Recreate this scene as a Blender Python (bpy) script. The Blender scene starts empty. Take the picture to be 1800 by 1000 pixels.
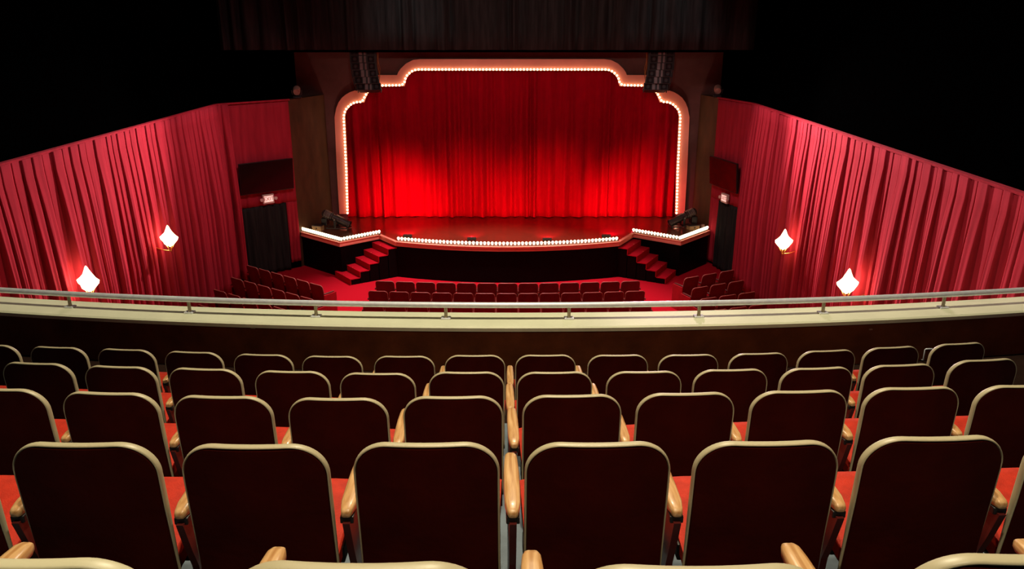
import bpy, bmesh, math, random
from mathutils import Vector, Matrix
random.seed(7)
scene = bpy.context.scene
COL = scene.collection
PI = math.pi
# ------------------------------------------------------------------ camera model
F = 1390.0
TH = math.radians(18.3)
CT, ST = math.cos(TH), math.sin(TH)
EYE = Vector((0, 0, 7.1))
def ray(px, py):
    x, u = px - 900.0, 500.0 - py
    return Vector((x, F*CT + u*ST, u*CT - F*ST))
def at_z(px, py, z):
    r = ray(px, py); return EYE + r*((z - EYE.z)/r.z)
def at_y(px, py, y):
    r = ray(px, py); return EYE + r*(y/r.y)
def at_x(px, py, x):
    r = ray(px, py); return EYE + r*(x/r.x)

cam = bpy.data.cameras.new('camera')
cam.sensor_width = 36; cam.lens = 36*F/1800; cam.clip_start = .05; cam.clip_end = 200
co = bpy.data.objects.new('camera', cam); COL.objects.link(co)
co.location = EYE; co.rotation_euler = (PI/2 - TH, 0, 0)
scene.camera = co
scene.view_settings.view_transform = 'Standard'
scene.view_settings.look = 'None'
scene.view_settings.gamma = 1
scene.view_settings.use_curve_mapping = False
scene.view_settings.exposure = 0
w = bpy.data.worlds.new('world'); scene.world = w; w.use_nodes = True
w.node_tree.nodes['Background'].inputs[0].default_value = (0, 0, 0, 1)
w.node_tree.nodes['Background'].inputs[1].default_value = 0

# ------------------------------------------------------------------ materials
def mat(name, col, rough=.6, metal=0, spec=.3, noise=0, nscale=8, bump=0, bscale=60, sheen=0, emit=None, estr=0, coat=0, stretch=None):
    m = bpy.data.materials.new(name); m.use_nodes = True
    nt = m.node_tree; b = nt.nodes['Principled BSDF']
    b.inputs['Base Color'].default_value = (*col, 1)
    b.inputs['Roughness'].default_value = rough
    b.inputs['Metallic'].default_value = metal
    b.inputs['Specular IOR Level'].default_value = spec
    b.inputs['Sheen Weight'].default_value = sheen
    b.inputs['Coat Weight'].default_value = coat
    tc = nt.nodes.new('ShaderNodeTexCoord')
    vec = tc.outputs['Object']
    if stretch:
        mp = nt.nodes.new('ShaderNodeMapping'); mp.inputs['Scale'].default_value = stretch
        nt.links.new(vec, mp.inputs['Vector']); vec = mp.outputs['Vector']
    if noise:
        n = nt.nodes.new('ShaderNodeTexNoise'); n.inputs['Scale'].default_value = nscale; n.inputs['Detail'].default_value = 5
        nt.links.new(vec, n.inputs['Vector'])
        r = nt.nodes.new('ShaderNodeValToRGB')
        r.color_ramp.elements[0].position = .3; r.color_ramp.elements[1].position = .7
        r.color_ramp.elements[0].color = (*[c*(1-noise) for c in col], 1)
        r.color_ramp.elements[1].color = (*[min(1, c*(1+noise)) for c in col], 1)
        nt.links.new(n.outputs['Fac'], r.inputs['Fac']); nt.links.new(r.outputs['Color'], b.inputs['Base Color'])
    if bump:
        n2 = nt.nodes.new('ShaderNodeTexNoise'); n2.inputs['Scale'].default_value = bscale; n2.inputs['Detail'].default_value = 3
        nt.links.new(vec, n2.inputs['Vector'])
        bp = nt.nodes.new('ShaderNodeBump'); bp.inputs['Strength'].default_value = bump; bp.inputs['Distance'].default_value = .01
        nt.links.new(n2.outputs['Fac'], bp.inputs['Height']); nt.links.new(bp.outputs['Normal'], b.inputs['Normal'])
    if emit:
        b.inputs['Emission Color'].default_value = (*emit, 1); b.inputs['Emission Strength'].default_value = estr
    return m
def chipped(name, col, chip, amount=.68, scale=14):
    m = mat(name, col, .42, 0, .45)
    nt = m.node_tree; b = nt.nodes['Principled BSDF']
    tc = nt.nodes.new('ShaderNodeTexCoord'); oi = nt.nodes.new('ShaderNodeObjectInfo')
    ad = nt.nodes.new('ShaderNodeVectorMath'); ad.operation = 'ADD'
    sc_ = nt.nodes.new('ShaderNodeVectorMath'); sc_.operation = 'SCALE'; sc_.inputs[3].default_value = 1
    cmb = nt.nodes.new('ShaderNodeCombineXYZ')
    mul = nt.nodes.new('ShaderNodeMath'); mul.operation = 'MULTIPLY'; mul.inputs[1].default_value = 40
    nt.links.new(oi.outputs['Random'], mul.inputs[0]); nt.links.new(mul.outputs[0], cmb.inputs[0])
    nt.links.new(tc.outputs['Object'], ad.inputs[0]); nt.links.new(cmb.outputs[0], ad.inputs[1])
    n = nt.nodes.new('ShaderNodeTexNoise'); n.inputs['Scale'].default_value = scale; n.inputs['Detail'].default_value = 6
    nt.links.new(ad.outputs[0], n.inputs['Vector'])
    r = nt.nodes.new('ShaderNodeValToRGB')
    r.color_ramp.elements[0].position = amount; r.color_ramp.elements[0].color = (*col, 1)
    r.color_ramp.elements[1].position = amount + .015; r.color_ramp.elements[1].color = (*chip, 1)
    nt.links.new(n.outputs['Fac'], r.inputs['Fac']); nt.links.new(r.outputs['Color'], b.inputs['Base Color'])
    return m
def wood(name, c1, c2, scale=6, rough=.35, stretch=(14, 1, 14), coat=.3):
    m = mat(name, c1, rough, 0, .4, coat=coat)
    nt = m.node_tree; b = nt.nodes['Principled BSDF']
    tc = nt.nodes.new('ShaderNodeTexCoord'); mp = nt.nodes.new('ShaderNodeMapping'); mp.inputs['Scale'].default_value = stretch
    n = nt.nodes.new('ShaderNodeTexNoise'); n.inputs['Scale'].default_value = scale; n.inputs['Detail'].default_value = 8; n.inputs['Distortion'].default_value = .8
    r = nt.nodes.new('ShaderNodeValToRGB')
    r.color_ramp.elements[0].position = .32; r.color_ramp.elements[0].color = (*c2, 1)
    r.color_ramp.elements[1].position = .62; r.color_ramp.elements[1].color = (*c1, 1)
    nt.links.new(tc.outputs['Object'], mp.inputs['Vector']); nt.links.new(mp.outputs['Vector'], n.inputs['Vector'])
    nt.links.new(n.outputs['Fac'], r.inputs['Fac']); nt.links.new(r.outputs['Color'], b.inputs['Base Color'])
    return m

M = dict(
    shell=mat('maroon_enamel', (.034, .0024, .0012), .6, 0, .04, noise=.25, nscale=5, bump=.15, bscale=40),
    rim=chipped('cream_enamel', (.42, .37, .235), (.02, .012, .01), .78, 34),
    rim_worn=chipped('chipped_cream_enamel', (.50, .46, .30), (.02, .012, .01), .60, 9),
    redvinyl=mat('red_upholstery', (.45, .026, .010), .7, 0, .2, noise=.15, nscale=30, bump=.2, bscale=200),
    arm=wood('maple', (.66, .41, .19), (.40, .19, .06), 5),
    blackmetal=mat('black_metal', (.012, .010, .010), .45, .2, .4, noise=.2),
    standard=mat('oxblood_iron', (.10, .012, .010), .4, 0, .4, noise=.25, nscale=12),
    foot=mat('worn_grey_iron', (.26, .24, .20), .5, .3, .4, noise=.3, nscale=12),
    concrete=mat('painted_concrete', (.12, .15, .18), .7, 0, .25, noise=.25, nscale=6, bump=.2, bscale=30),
    shadefloor=mat('shaded_floor_tone', (.022, .010, .007), .8, 0, .1, noise=.25, nscale=6),  # shade on the front tier's floor, put into its colour
    parapet=mat('brown_plaster', (.135, .038, .013), .75, 0, .15, noise=.3, nscale=4, bump=.3, bscale=50),
    ledge=mat('cream_gloss', (.70, .72, .53), .55, 0, .3, noise=.06, nscale=3, bump=.1, bscale=25),
    steel=mat('brushed_steel', (.82, .87, .98), .38, .3, .5, noise=.08, nscale=20),
    postm=mat('cream_post', (.45, .41, .28), .45, .1, .4, noise=.15, nscale=20),
    carpet=mat('red_carpet', (.42, .006, .018), .95, 0, .05, noise=.2, nscale=60, bump=.5, bscale=220),
    black=mat('matt_black', (.0003, .0003, .0003), 1, 0, 0, noise=.2),
    stageblack=mat('black_stage_face', (.0016, .0012, .0012), .5, 0, .08, noise=.3, nscale=3),
    stagewood=wood('stage_boards', (.12, .034, .016), (.07, .016, .008), 3, .28, (1, 12, 1), .5),
    salmon=mat('salmon_paint', (.92, .31, .22), .55, 0, .3, noise=.06, nscale=2),
    prosc=mat('brown_wall_paint', (.13, .060, .050), .8, 0, .15, noise=.12, nscale=3, bump=.2, bscale=30),
    pilaster=mat('umber_panel', (.085, .036, .016), .7, 0, .2, noise=.25, nscale=3, bump=.2, bscale=25, stretch=(1, 1, .4)),
    velvet=mat('stage_velvet', (.40, .0015, .014), 1, 0, 0, noise=.14, nscale=3, stretch=(4, 4, .3)),
    drape=mat('side_drape', (.37, .022, .038), .95, 0, .04, noise=.16, nscale=3, bump=.15, bscale=120, stretch=(3, 3, .3)),
    blackdrape=mat('black_drape', (.022, .021, .020), .95, 0, .05, noise=.3, nscale=4, stretch=(3, 3, .3)),
    border=mat('black_border_cloth', (.030, .030, .030), 1, 0, .03, noise=.3, nscale=4, stretch=(3, 3, .3)),
    bulb=mat('lit_bulb', (.9, .85, .7), .3, emit=(1, .80, .48), estr=4),
    footbulb=mat('lit_footlight', (.9, .85, .7), .3, emit=(1, .83, .52), estr=4.5),
    brass=mat('brass', (.70, .45, .14), .3, .9, .5, noise=.1),
    sconce=mat('lit_glass', (.95, .85, .6), .3, emit=(1, .78, .42), estr=15),
    stallshell=mat('stalls_back', (.14, .004, .008), .5, 0, .3, noise=.2, nscale=5),
    stallrim=mat('stalls_rim', (.40, .12, .10), .4, 0, .5, noise=.1),
    stallend=mat('stalls_end_panel', (.34, .006, .012), .6, 0, .2, noise=.15),
    screen=mat('television_glass', (.004, .003, .003), .14, 0, .3, noise=.05),
    plastic=mat('black_plastic', (.010, .009, .009), .4, 0, .4, noise=.1),
    exitface=mat('lit_exit_face', (.9, .8, .75), .5, emit=(1, .62, .52), estr=.9, noise=.02),
    exitred=mat('exit_letters', (.5, .01, .01), .5, noise=.1),
    whiteplastic=mat('white_plastic', (.70, .52, .46), .5, 0, .3, noise=.05),
    speaker=mat('loudspeaker_paint', (.020, .014, .014), .5, 0, .3, noise=.15),
    grille=mat('loudspeaker_grille', (.008, .005, .006), .7, 0, .2, noise=.3, nscale=60),
    horn=mat('grey_horn', (.17, .14, .135), .5, 0, .3, noise=.15),
    cable=mat('orange_cable', (.45, .16, .03), .5, noise=.1),
    gear=mat('dark_fixture', (.045, .030, .027), .38, .3, .5, noise=.25, nscale=8),
    gearlite=mat('grey_fixture', (.22, .17, .15), .35, .4, .5, noise=.2, nscale=8),
    ply=mat('plywood_box', (.34, .20, .09), .6, 0, .3, noise=.2, nscale=10),
    lens=mat('lens_glass', (.10, .06, .05), .1, 0, .6, noise=.05),
    tan=mat('tan_paint', (.36, .20, .15), .5, 0, .3, noise=.2),
    redlens=mat('red_led_lens', (.5, .05, .03), .3, noise=.05),
    pale=mat('pale_plate', (.34, .33, .22), .5, noise=.2),
)

# ------------------------------------------------------------------ helpers
def link(name, me, m=None, parent=None, smooth=False):
    o = bpy.data.objects.new(name, me); COL.objects.link(o)
    if m is not None:
        for x in (m if isinstance(m, (list, tuple)) else [m]): me.materials.append(x)
    if smooth:
        for p in me.polygons: p.use_smooth = True
    if parent is not None: o.parent = parent
    return o
def obj(name, bm, m=None, parent=None, smooth=False, auto=None):
    bmesh.ops.recalc_face_normals(bm, faces=bm.faces)
    me = bpy.data.meshes.new(name); bm.to_mesh(me); bm.free()
    o = link(name, me, m, parent, smooth)
    if auto is not None:
        me.shade_smooth() if hasattr(me, 'shade_smooth') else None
        me.set_sharp_from_angle(angle=math.radians(auto))
    return o
def tag(o, label=None, cat=None, group=None, kind=None):
    if label: o['label'] = label
    if cat: o['category'] = cat
    if group: o['group'] = group
    if kind: o['kind'] = kind
    return o
def thing(name, label, cat, loc=(0, 0, 0), rz=0, group=None):
    o = bpy.data.objects.new(name, None); COL.objects.link(o)
    o.location = loc; o.rotation_euler = (0, 0, rz); o.empty_display_size = .1
    return tag(o, label, cat, group)
def box(bm, lo, hi, bev=0, mtx=None, seg=2):
    r = bmesh.ops.create_cube(bm, size=1)
    vs = r['verts']
    for v in vs:
        v.co = Vector([lo[i] + (v.co[i]+.5)*(hi[i]-lo[i]) for i in range(3)])
    if bev:
        es = list({e for v in vs for e in v.link_edges})
        rr = bmesh.ops.bevel(bm, geom=es, offset=bev, segments=seg, affect='EDGES', profile=.6)
        vs = list({v for f in rr['faces'] for v in f.verts} | {v for v in vs if v.is_valid})
    if mtx is not None: bmesh.ops.transform(bm, matrix=mtx, verts=[v for v in vs if v.is_valid])
def boxm(lo, hi, bev=0, mtx=None):
    bm = bmesh.new(); box(bm, lo, hi, bev, mtx); return bm
def frame_of(t, up=Vector((0, 0, 1))):
    t = t.normalized()
    if abs(t.dot(up)) > .98: up = Vector((0, 1, 0))
    s = t.cross(up).normalized(); u = s.cross(t).normalized()
    return s, u
def sweep(bm, pts, prof, closed=False, caps=True, ups=None):
    """prof: list of (a,b) offsets along side / up"""
    pts = [Vector(p) for p in pts]; n = len(pts); rings = []
    for i, p in enumerate(pts):
        a = pts[(i-1) % n] if (closed or i > 0) else p
        b = pts[(i+1) % n] if (closed or i < n-1) else p
        s, u = frame_of(b-a, ups[i] if ups else Vector((0, 0, 1)))
        rings.append([bm.verts.new(p + s*x + u*y) for x, y in prof])
    k = len(prof)
    for i in range(n if closed else n-1):
        r0, r1 = rings[i], rings[(i+1) % n]
        for j in range(k): bm.faces.new((r0[j], r0[(j+1) % k], r1[(j+1) % k], r1[j]))
    if caps and not closed:
        bm.faces.new(rings[0]); bm.faces.new(rings[-1])
def circ(r, n=10, ry=None):
    return [(r*math.cos(2*PI*i/n), (ry or r)*math.sin(2*PI*i/n)) for i in range(n)]
def tube(bm, pts, r, n=10, **k): sweep(bm, pts, circ(r, n), **k)
def lathe(bm, prof, n=16, mtx=None):
    rings = []
    for r, z in prof:
        if r < 1e-6: rings.append([bm.verts.new((0, 0, z))])
        else: rings.append([bm.verts.new((r*math.cos(2*PI*i/n), r*math.sin(2*PI*i/n), z)) for i in range(n)])
    for a, b in zip(rings, rings[1:]):
        for i in range(n):
            j = (i+1) % n
            if len(a) == 1 and len(b) == 1: continue
            if len(a) == 1: bm.faces.new((a[0], b[i], b[j]))
            elif len(b) == 1: bm.faces.new((a[i], a[j], b[0]))
            else: bm.faces.new((a[i], a[j], b[j], b[i]))
    for rg in (rings[0], rings[-1]):
        if len(rg) > 1: bm.faces.new(rg)
    if mtx is not None: bmesh.ops.transform(bm, matrix=mtx, verts=[v for rg in rings for v in rg])
def prism(bm, poly, z0, z1, side_mi=0, top_mi=0):
    lo = [bm.verts.new((x, y, z0)) for x, y in poly]; hi = [bm.verts.new((x, y, z1)) for x, y in poly]
    n = len(poly)
    f = bm.faces.new(hi); f.material_index = top_mi
    f2 = bm.faces.new(list(reversed(lo))); f2.material_index = side_mi
    for i in range(n):
        g = bm.faces.new((lo[i], lo[(i+1) % n], hi[(i+1) % n], hi[i])); g.material_index = side_mi
    bm.normal_update(); bmesh.ops.triangulate(bm, faces=[f, f2])
def rotz(a): return Matrix.Rotation(a, 4, 'Z')
def dup(o, parent=None):
    c = o.copy(); COL.objects.link(c)
    if parent is not None: c.parent = parent
    for ch in o.children: dup(ch, c)
    return c
ORD = ['first', 'second', 'third', 'fourth', 'fifth', 'sixth', 'seventh', 'eighth', 'ninth', 'tenth', 'eleventh', 'twelfth', 'thirteenth', 'fourteenth', 'fifteenth', 'sixteenth']

# ------------------------------------------------------------------ the setting
WL, WR = -7.95, 6.57            # faces of the two side curtains
STAGE = 1.07
CEIL = 12.0
def struct(name, bm, m, **k): return tag(obj(name, bm, m, **k), kind='structure')
struct('floor', boxm((WL-.4, -2, -.2), (WR+.4, 26.6, 0)), M['carpet'])
struct('ceiling', boxm((WL-.6, -2.2, CEIL), (WR+.6, 27, CEIL+.2)), M['black'])
struct('wall_left', boxm((WL-.6, -2.2, 0), (WL-.3, 27, CEIL)), M['black'])
struct('wall_right', boxm((WR+.3, -2.2, 0), (WR+.6, 27, CEIL)), M['black'])
struct('wall_back', boxm((WL-.3, 26.6, 0), (WR+.3, 26.8, CEIL)), M['black'])
struct('wall_rear', boxm((WL-.3, -2.2, 0), (WR+.3, -2.0, CEIL)), M['black'])

# balcony: stepped concrete, concentric with the rail
RAD = 29.0
def arc_y(yc, x): return yc + RAD - math.sqrt(RAD*RAD - x*x)
def arc(yc, x0, x1, n=40): return [(x0+(x1-x0)*i/n, arc_y(yc, x0+(x1-x0)*i/n)) for i in range(n+1)]
TOPS = [EYE.z - .80, EYE.z - 1.157, EYE.z - 1.515, EYE.z - 1.873, EYE.z - 2.23]
BACK = [1.04, 2.03, 3.07, 4.10, 5.16]
BH = .86
PAR_Y = 6.72
XB0, XB1 = WL-.25, WR+.25
bm = bmesh.new()
edges = [-2.0] + [BACK[i+1]-.075 for i in range(4)] + [PAR_Y+.02]
for r in range(5):
    zf = TOPS[r] - BH
    y0 = edges[r]; y1 = edges[r+1]
    near = [(XB0, -2.0), (XB1, -2.0)] if r == 0 else arc(y0, XB0, XB1)
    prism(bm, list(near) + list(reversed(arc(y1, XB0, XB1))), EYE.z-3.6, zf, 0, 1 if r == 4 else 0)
struct('balcony_floor', bm, [M['concrete'], M['shadefloor']])
LEDGE = EYE.z - 2.63
bm = bmesh.new()
prism(bm, arc(PAR_Y+.02, XB0, XB1, 60) + list(reversed(arc(PAR_Y+.36, XB0, XB1, 60))), EYE.z-4.1, LEDGE-.045)
struct('wall_balcony', bm, M['parapet'])
bm = bmesh.new()
pts = [(x, y, LEDGE) for x, y in arc(PAR_Y+.185, XB0, XB1, 60)]
sweep(bm, pts, [(-.185-.0, -.045), (-.205, -.028), (-.205, -.012), (-.19, 0), (.17, 0), (.19, -.012), (.19, -.045)])
struct('trim_1', bm, M['ledge'])

# ------------------------------------------------------------------ balcony railing
RAIL_Y = 6.93
rail = thing('balcony_railing', 'low steel tube handrail on short posts along the cream balcony ledge', 'railing', (0, RAIL_Y, LEDGE))
RZ = .135
bm = bmesh.new()
tube(bm, [(x, arc_y(0, x), RZ) for x in [WL+.2+(WR-WL-.4)*i/70 for i in range(71)]], .027, 14)
obj('handrail', bm, M['steel'], rail, smooth=True)
post_px = [-98, 124, 334, 556, 784, 1000, 1228, 1446, 1657, 1880]
for px in post_px:
    py = 560
    for _ in range(6):
        p = at_y(px, py, RAIL_Y)
        x = at_z(px, py, LEDGE).x
        yy = arc_y(RAIL_Y, x); 
        # image row of that point
        d = Vector((x, yy, LEDGE)) - EYE
        depth = d.y*CT - d.z*ST; up = d.y*ST + d.z*CT
        py = 500 - F*up/depth
        x = (px-900)/F*depth
    y = arc_y(0, x)
    bm = bmesh.new(); lathe(bm, [(.019, 0), (.019, .02), (.016, .03), (.016, RZ-.01)], 12, Matrix.Translation((x, y, 0)))
    po = obj('post', bm, M['postm'], rail, auto=40)
    bm = bmesh.new(); box(bm, (-.045, -.035, 0), (.045, .035, .014), .005, Matrix.Translation((x, y, 0)) @ rotz(x/RAD))
    for sx in (-.03, .03):
        box(bm, (sx-.007, -.025, .012), (sx+.007, -.011, .02), .002, Matrix.Translation((x, y, 0)) @ rotz(x/RAD))
    obj('flange', bm, M['steel'], po)

# ------------------------------------------------------------------ balcony seat
def hw_row(z, w, top, r, taper=0.0):
    if z > top - r: h = w/2 - r + math.sqrt(max(0, r*r - (z-(top-r))**2))
    else: h = w/2
    return h*(1 - taper*(top-z)/top)
def back_surface(bm, w, zb, zt, r, yoff, cur, lean, inset=0, flip=False, nc=14):
    zs = [zb + (zt-r-zb)*i/8 for i in range(9)] + [zt-r + r*math.sin(PI/2*i/9) for i in range(1, 10)]
    rows = []
    for z in zs:
        h = hw_row(z, w, zt, r) - inset
        zz = min(z, zt-inset)
        rows.append([bm.verts.new((h*c, yoff + cur*(c*h/(w/2))**2 + lean*(zt-max(zz, .43)), zz)) for c in [-1+2*i/nc for i in range(nc+1)]])
    for a, b in zip(rows, rows[1:]):
        for i in range(nc): bm.faces.new((a[i], a[i+1], b[i+1], b[i]))
    return rows
def solid_back(bm, w, zb, zt, r, y0, y1, cur, lean, inset=0, inset1=None):
    a = back_surface(bm, w, zb, zt, r, y0, cur, lean, inset); b = back_surface(bm, w, zb, zt, r, y1, cur, lean, inset if inset1 is None else inset1)
    def loop(rw): return [x[0] for x in rw] + rw[-1][1:-1] + [x[-1] for x in reversed(rw)] + list(reversed(rw[0][1:-1]))
    la, lb = loop(a), loop(b)
    n = len(la)
    for i in range(n): bm.faces.new((la[i], la[(i+1) % n], lb[(i+1) % n], lb[i]))
def outline(w, zb, zt, r, y, cur, lean, nz=10, na=14):
    L = []
    for i in range(nz+1):
        z = zb + (zt-r-zb)*i/nz; h = hw_row(z, w, zt, r); L.append((h, z))
    for i in range(1, na):
        z = zt-r + r*math.sin(PI/2*i/na); L.append((hw_row(z, w, zt, r), z))
    h = hw_row(zt, w, zt, r); nt = 10
    pts = [(-h_, z) for h_, z in L] + [(-h + 2*h*i/nt, zt) for i in range(nt+1)] + [(h_, z) for h_, z in reversed(L)]
    return [(x, y + cur*(x/(w/2))**2 + lean*(zt-z), z) for x, z in pts]
W, LEAN, CUR = .425, .075, .022
def armrest_bm():
    bm = bmesh.new()
    segs = [(-.048, .011, .004, .010), (-.044, .016, .010, .013), (-.03, .019, .016, .016), (.02, .0265, .019, .018), (.12, .028, .020, .018), (.24, .028, .020, .018), (.33, .025, .018, .017), (.375, .022, .015, .015), (.395, .016, .010, .012), (.40, .009, .004, .008)]
    rings = []
    for y, hwid, t, b in segs:
        y = (y+.048)*.355/.448 + .040; z = .604
        prof = []
        for i in range(14):
            a = 2*PI*i/14; c, s = math.cos(a), math.sin(a)
            e = .55
            prof.append(((abs(c)**e)*math.copysign(1, c)*hwid, (abs(s)**e)*math.copysign(1, s)*(t if s > 0 else b)))
        rings.append([bm.verts.new((x*.93, y, z+zz)) for x, zz in prof])
    for a, b in zip(rings, rings[1:]):
        for j in range(14): bm.faces.new((a[j], a[(j+1) % 14], b[(j+1) % 14], b[j]))
    bm.faces.new(rings[0]); bm.faces.new(rings[-1])
    return bm
def cushion_bm(w=.436, d0=.085, d1=.44, z0=.43, z1=.505, th=.06):
    bm = bmesh.new()
    n = 10; m_ = 10
    top = []
    for j in range(m_+1):
        t = j/m_; y = d0 + (d1-d0)*t; z = z0 + (z1-z0)*t - .02*max(0, (t-.9)/.1)**2
        row = []
        for i in range(n+1):
            c = -1+2*i/n
            row.append(bm.verts.new((c*w/2*(1-.05*(1-t)), y, z + .014*(1-c**4)*(1-(2*t-1)**4) - .012*abs(c)**8)))
        top.append(row)
    bot = [[bm.verts.new((v.co.x, v.co.y, v.co.z - th*(.75 if i in (0, n) else 1))) for i, v in enumerate(r)] for r in top]
    for A, flip in ((top, 0), (bot, 1)):
        for a, b in zip(A, A[1:]):
            for i in range(n): bm.faces.new((a[i], a[i+1], b[i+1], b[i]))
    lp = lambda A: [r[0] for r in A] + A[-1][1:-1] + [r[-1] for r in reversed(A)] + list(reversed(A[0][1:-1]))
    la, lb = lp(top), lp(bot)
    for i in range(len(la)): bm.faces.new((la[i], la[(i+1) % len(la)], lb[(i+1) % len(la)], lb[i]))
    return bm
def add_arm(t, x, sub=True):
    ar = obj('armrest', (lambda b: (bmesh.ops.translate(b, verts=b.verts, vec=(x, 0, 0)), b)[1])(armrest_bm()), M['arm'], t, smooth=True)
    bm = bmesh.new()
    box(bm, (x-.021, .048, .566), (x+.021, .13, .590), .004)
    box(bm, (x-.016, .12, .574), (x+.016, .34, .590), .004)
    obj('arm_bracket', bm, M['blackmetal'], ar)
    bm = bmesh.new()
    # cast iron standard: a plate with waisted outline
    prof = [(.035, .574), (.37, .574), (.40, .52), (.41, .40), (.40, .25), (.40, .12), (.42, .03), (.42, .0), (.10, .0), (.10, .03), (.11, .12), (.115, .25), (.10, .38), (.07, .46)]
    lo = [bm.verts.new((x-.011, y, z)) for y, z in prof]; hi = [bm.verts.new((x+.011, y, z)) for y, z in prof]
    f1 = bm.faces.new(lo); f2 = bm.faces.new(list(reversed(hi)))
    for i in range(len(prof)): bm.faces.new((lo[i], lo[(i+1) % len(prof)], hi[(i+1) % len(prof)], hi[i]))
    bm.normal_update(); bmesh.ops.triangulate(bm, faces=[f1, f2])
    sd = obj('standard', bm, M['standard'], t)
    bm = bmesh.new(); box(bm, (x-.026, .06, .0), (x+.026, .40, .022), .006)
    box(bm, (x-.016, .07, .02), (x+.016, .11, .10), .006)
    obj('foot', bm, M['foot'], sd)
def make_seat(name='theatre_seat', rim='rim'):
    t = thing(name, 'x', 'seat')
    bm = bmesh.new(); solid_back(bm, W, .16, BH-.006, .105, -.004, .012, CUR, LEAN, .005, .002)
    obj('backrest_shell', bm, M['shell'], t, auto=35)
    bm = bmesh.new()
    pts = outline(W, .34, BH-.004, .105, .012, CUR, LEAN)
    n = len(pts)
    rings = []
    for i, p in enumerate(pts):
        p = Vector(p); a = Vector(pts[max(0, i-1)]); b = Vector(pts[min(n-1, i+1)])
        tg = (b-a).normalized(); dep = Vector((0, 1, -LEAN)).normalized()
        nout = dep.cross(tg).normalized()
        # keep the outward side outward
        if nout.dot(p - Vector((0, p.y, .5))) < 0: nout = -nout
        e = min(1.0, min(i, n-1-i)/7.0); e = .25 + .75*e
        prof = [(.0042*math.cos(q), .0150*e*math.sin(q)) for q in [2*PI*k/10 for k in range(10)]]
        rings.append([bm.verts.new(p + nout*u + dep*v) for u, v in prof])
    for a, b in zip(rings, rings[1:]):
        for j in range(10): bm.faces.new((a[j], a[(j+1) % 10], b[(j+1) % 10], b[j]))
    bm.faces.new(rings[0]); bm.faces.new(rings[-1])
    obj('rim', bm, M[rim], t, smooth=True)
    bm = bmesh.new(); solid_back(bm, W-.05, .44, BH-.04, .09, .014, .05, CUR, LEAN, 0, .02)
    obj('back_cushion', bm, M['redvinyl'], t, smooth=True)
    cu = obj('seat_cushion', cushion_bm(), M['redvinyl'], t, auto=50)
    bm = bmesh.new(); box(bm, (-.185, .135, .335), (.185, .40, .372), .012); 
    box(bm, (-.215, .14, .36), (-.19, .22, .42), .005); box(bm, (.19, .14, .36), (.215, .22, .42), .005)
    obj('seat_pan', bm, M['blackmetal'], cu)
    add_arm(t, -.25)
    return t
ROWS = {
 0: [(48, 982), (635, 990), (1222, 995), (1806, 974)],
 1: [(-150, 774), (153, 777), (450, 780), (750, 777), (1051, 776.5), (1346, 774.5), (1637, 766), (1925, 760)],
 2: [(3, 681), (196, 688), (393, 694.5), (595, 698), (797, 695), (1006, 692.5), (1205, 689), (1404, 685), (1601, 679), (1795, 675)],
 3: [(-80, 630), (68, 636), (213, 642), (361, 646), (514, 650.5), (664, 654), (820, 652), (975, 652), (1132, 651), (1284, 647.5), (1435, 644.5), (1580, 639), (1727, 630)],
 4: [(-14, 604), (104, 608), (223, 612), (341, 616.5), (463, 621), (584, 624), (711, 624), (835, 622.5), (959, 622), (1086, 622), (1210, 621.5), (1333, 619), (1453, 614), (1566, 608), (1683, 601.5)],
}
ROWNAME = {0: 'rearmost balcony row cut by the bottom edge', 1: 'fourth balcony row behind the railing', 2: 'third balcony row behind the railing',
           3: 'second balcony row behind the railing', 4: 'balcony row nearest the railing'}
proto = make_seat(); first = True
worn = None
for r in range(5):
    P = [at_z(px, py+2, TOPS[r]) for px, py in ROWS[r]]
    # smooth the row onto its arc
    n = len(P)
    for i, p in enumerate(P):
        a = P[max(0, i-2)]; b = P[min(n-1, i+2)]
        ang = math.atan2(b.y-a.y, b.x-a.x)
        if r == 0: ang = p.x*.035
        if first: s = proto; first = False
        else: s = dup(proto)
        s.location = (p.x*(1 + .045/(p.y*CT - (p.z-EYE.z)*ST)), p.y-.022, TOPS[r]-BH+.003); s.rotation_euler = (0, 0, ang)
        lab = 'maroon-backed seat, %s from the left in the %s' % (ORD[i], ROWNAME[r])
        if r == 0 and i == 0:
            lab = 'maroon-backed seat with badly chipped cream rim, bottom left corner of the photo'
            worn = s
        s['label'] = lab; s['category'] = 'seat'; s['group'] = 'balcony seats'
        if i == n-1: add_arm(s, .25)

for ch in worn.children:
    if ch.name.startswith('rim'):
        ch.data = ch.data.copy(); ch.data.materials[0] = M['rim_worn']
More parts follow.
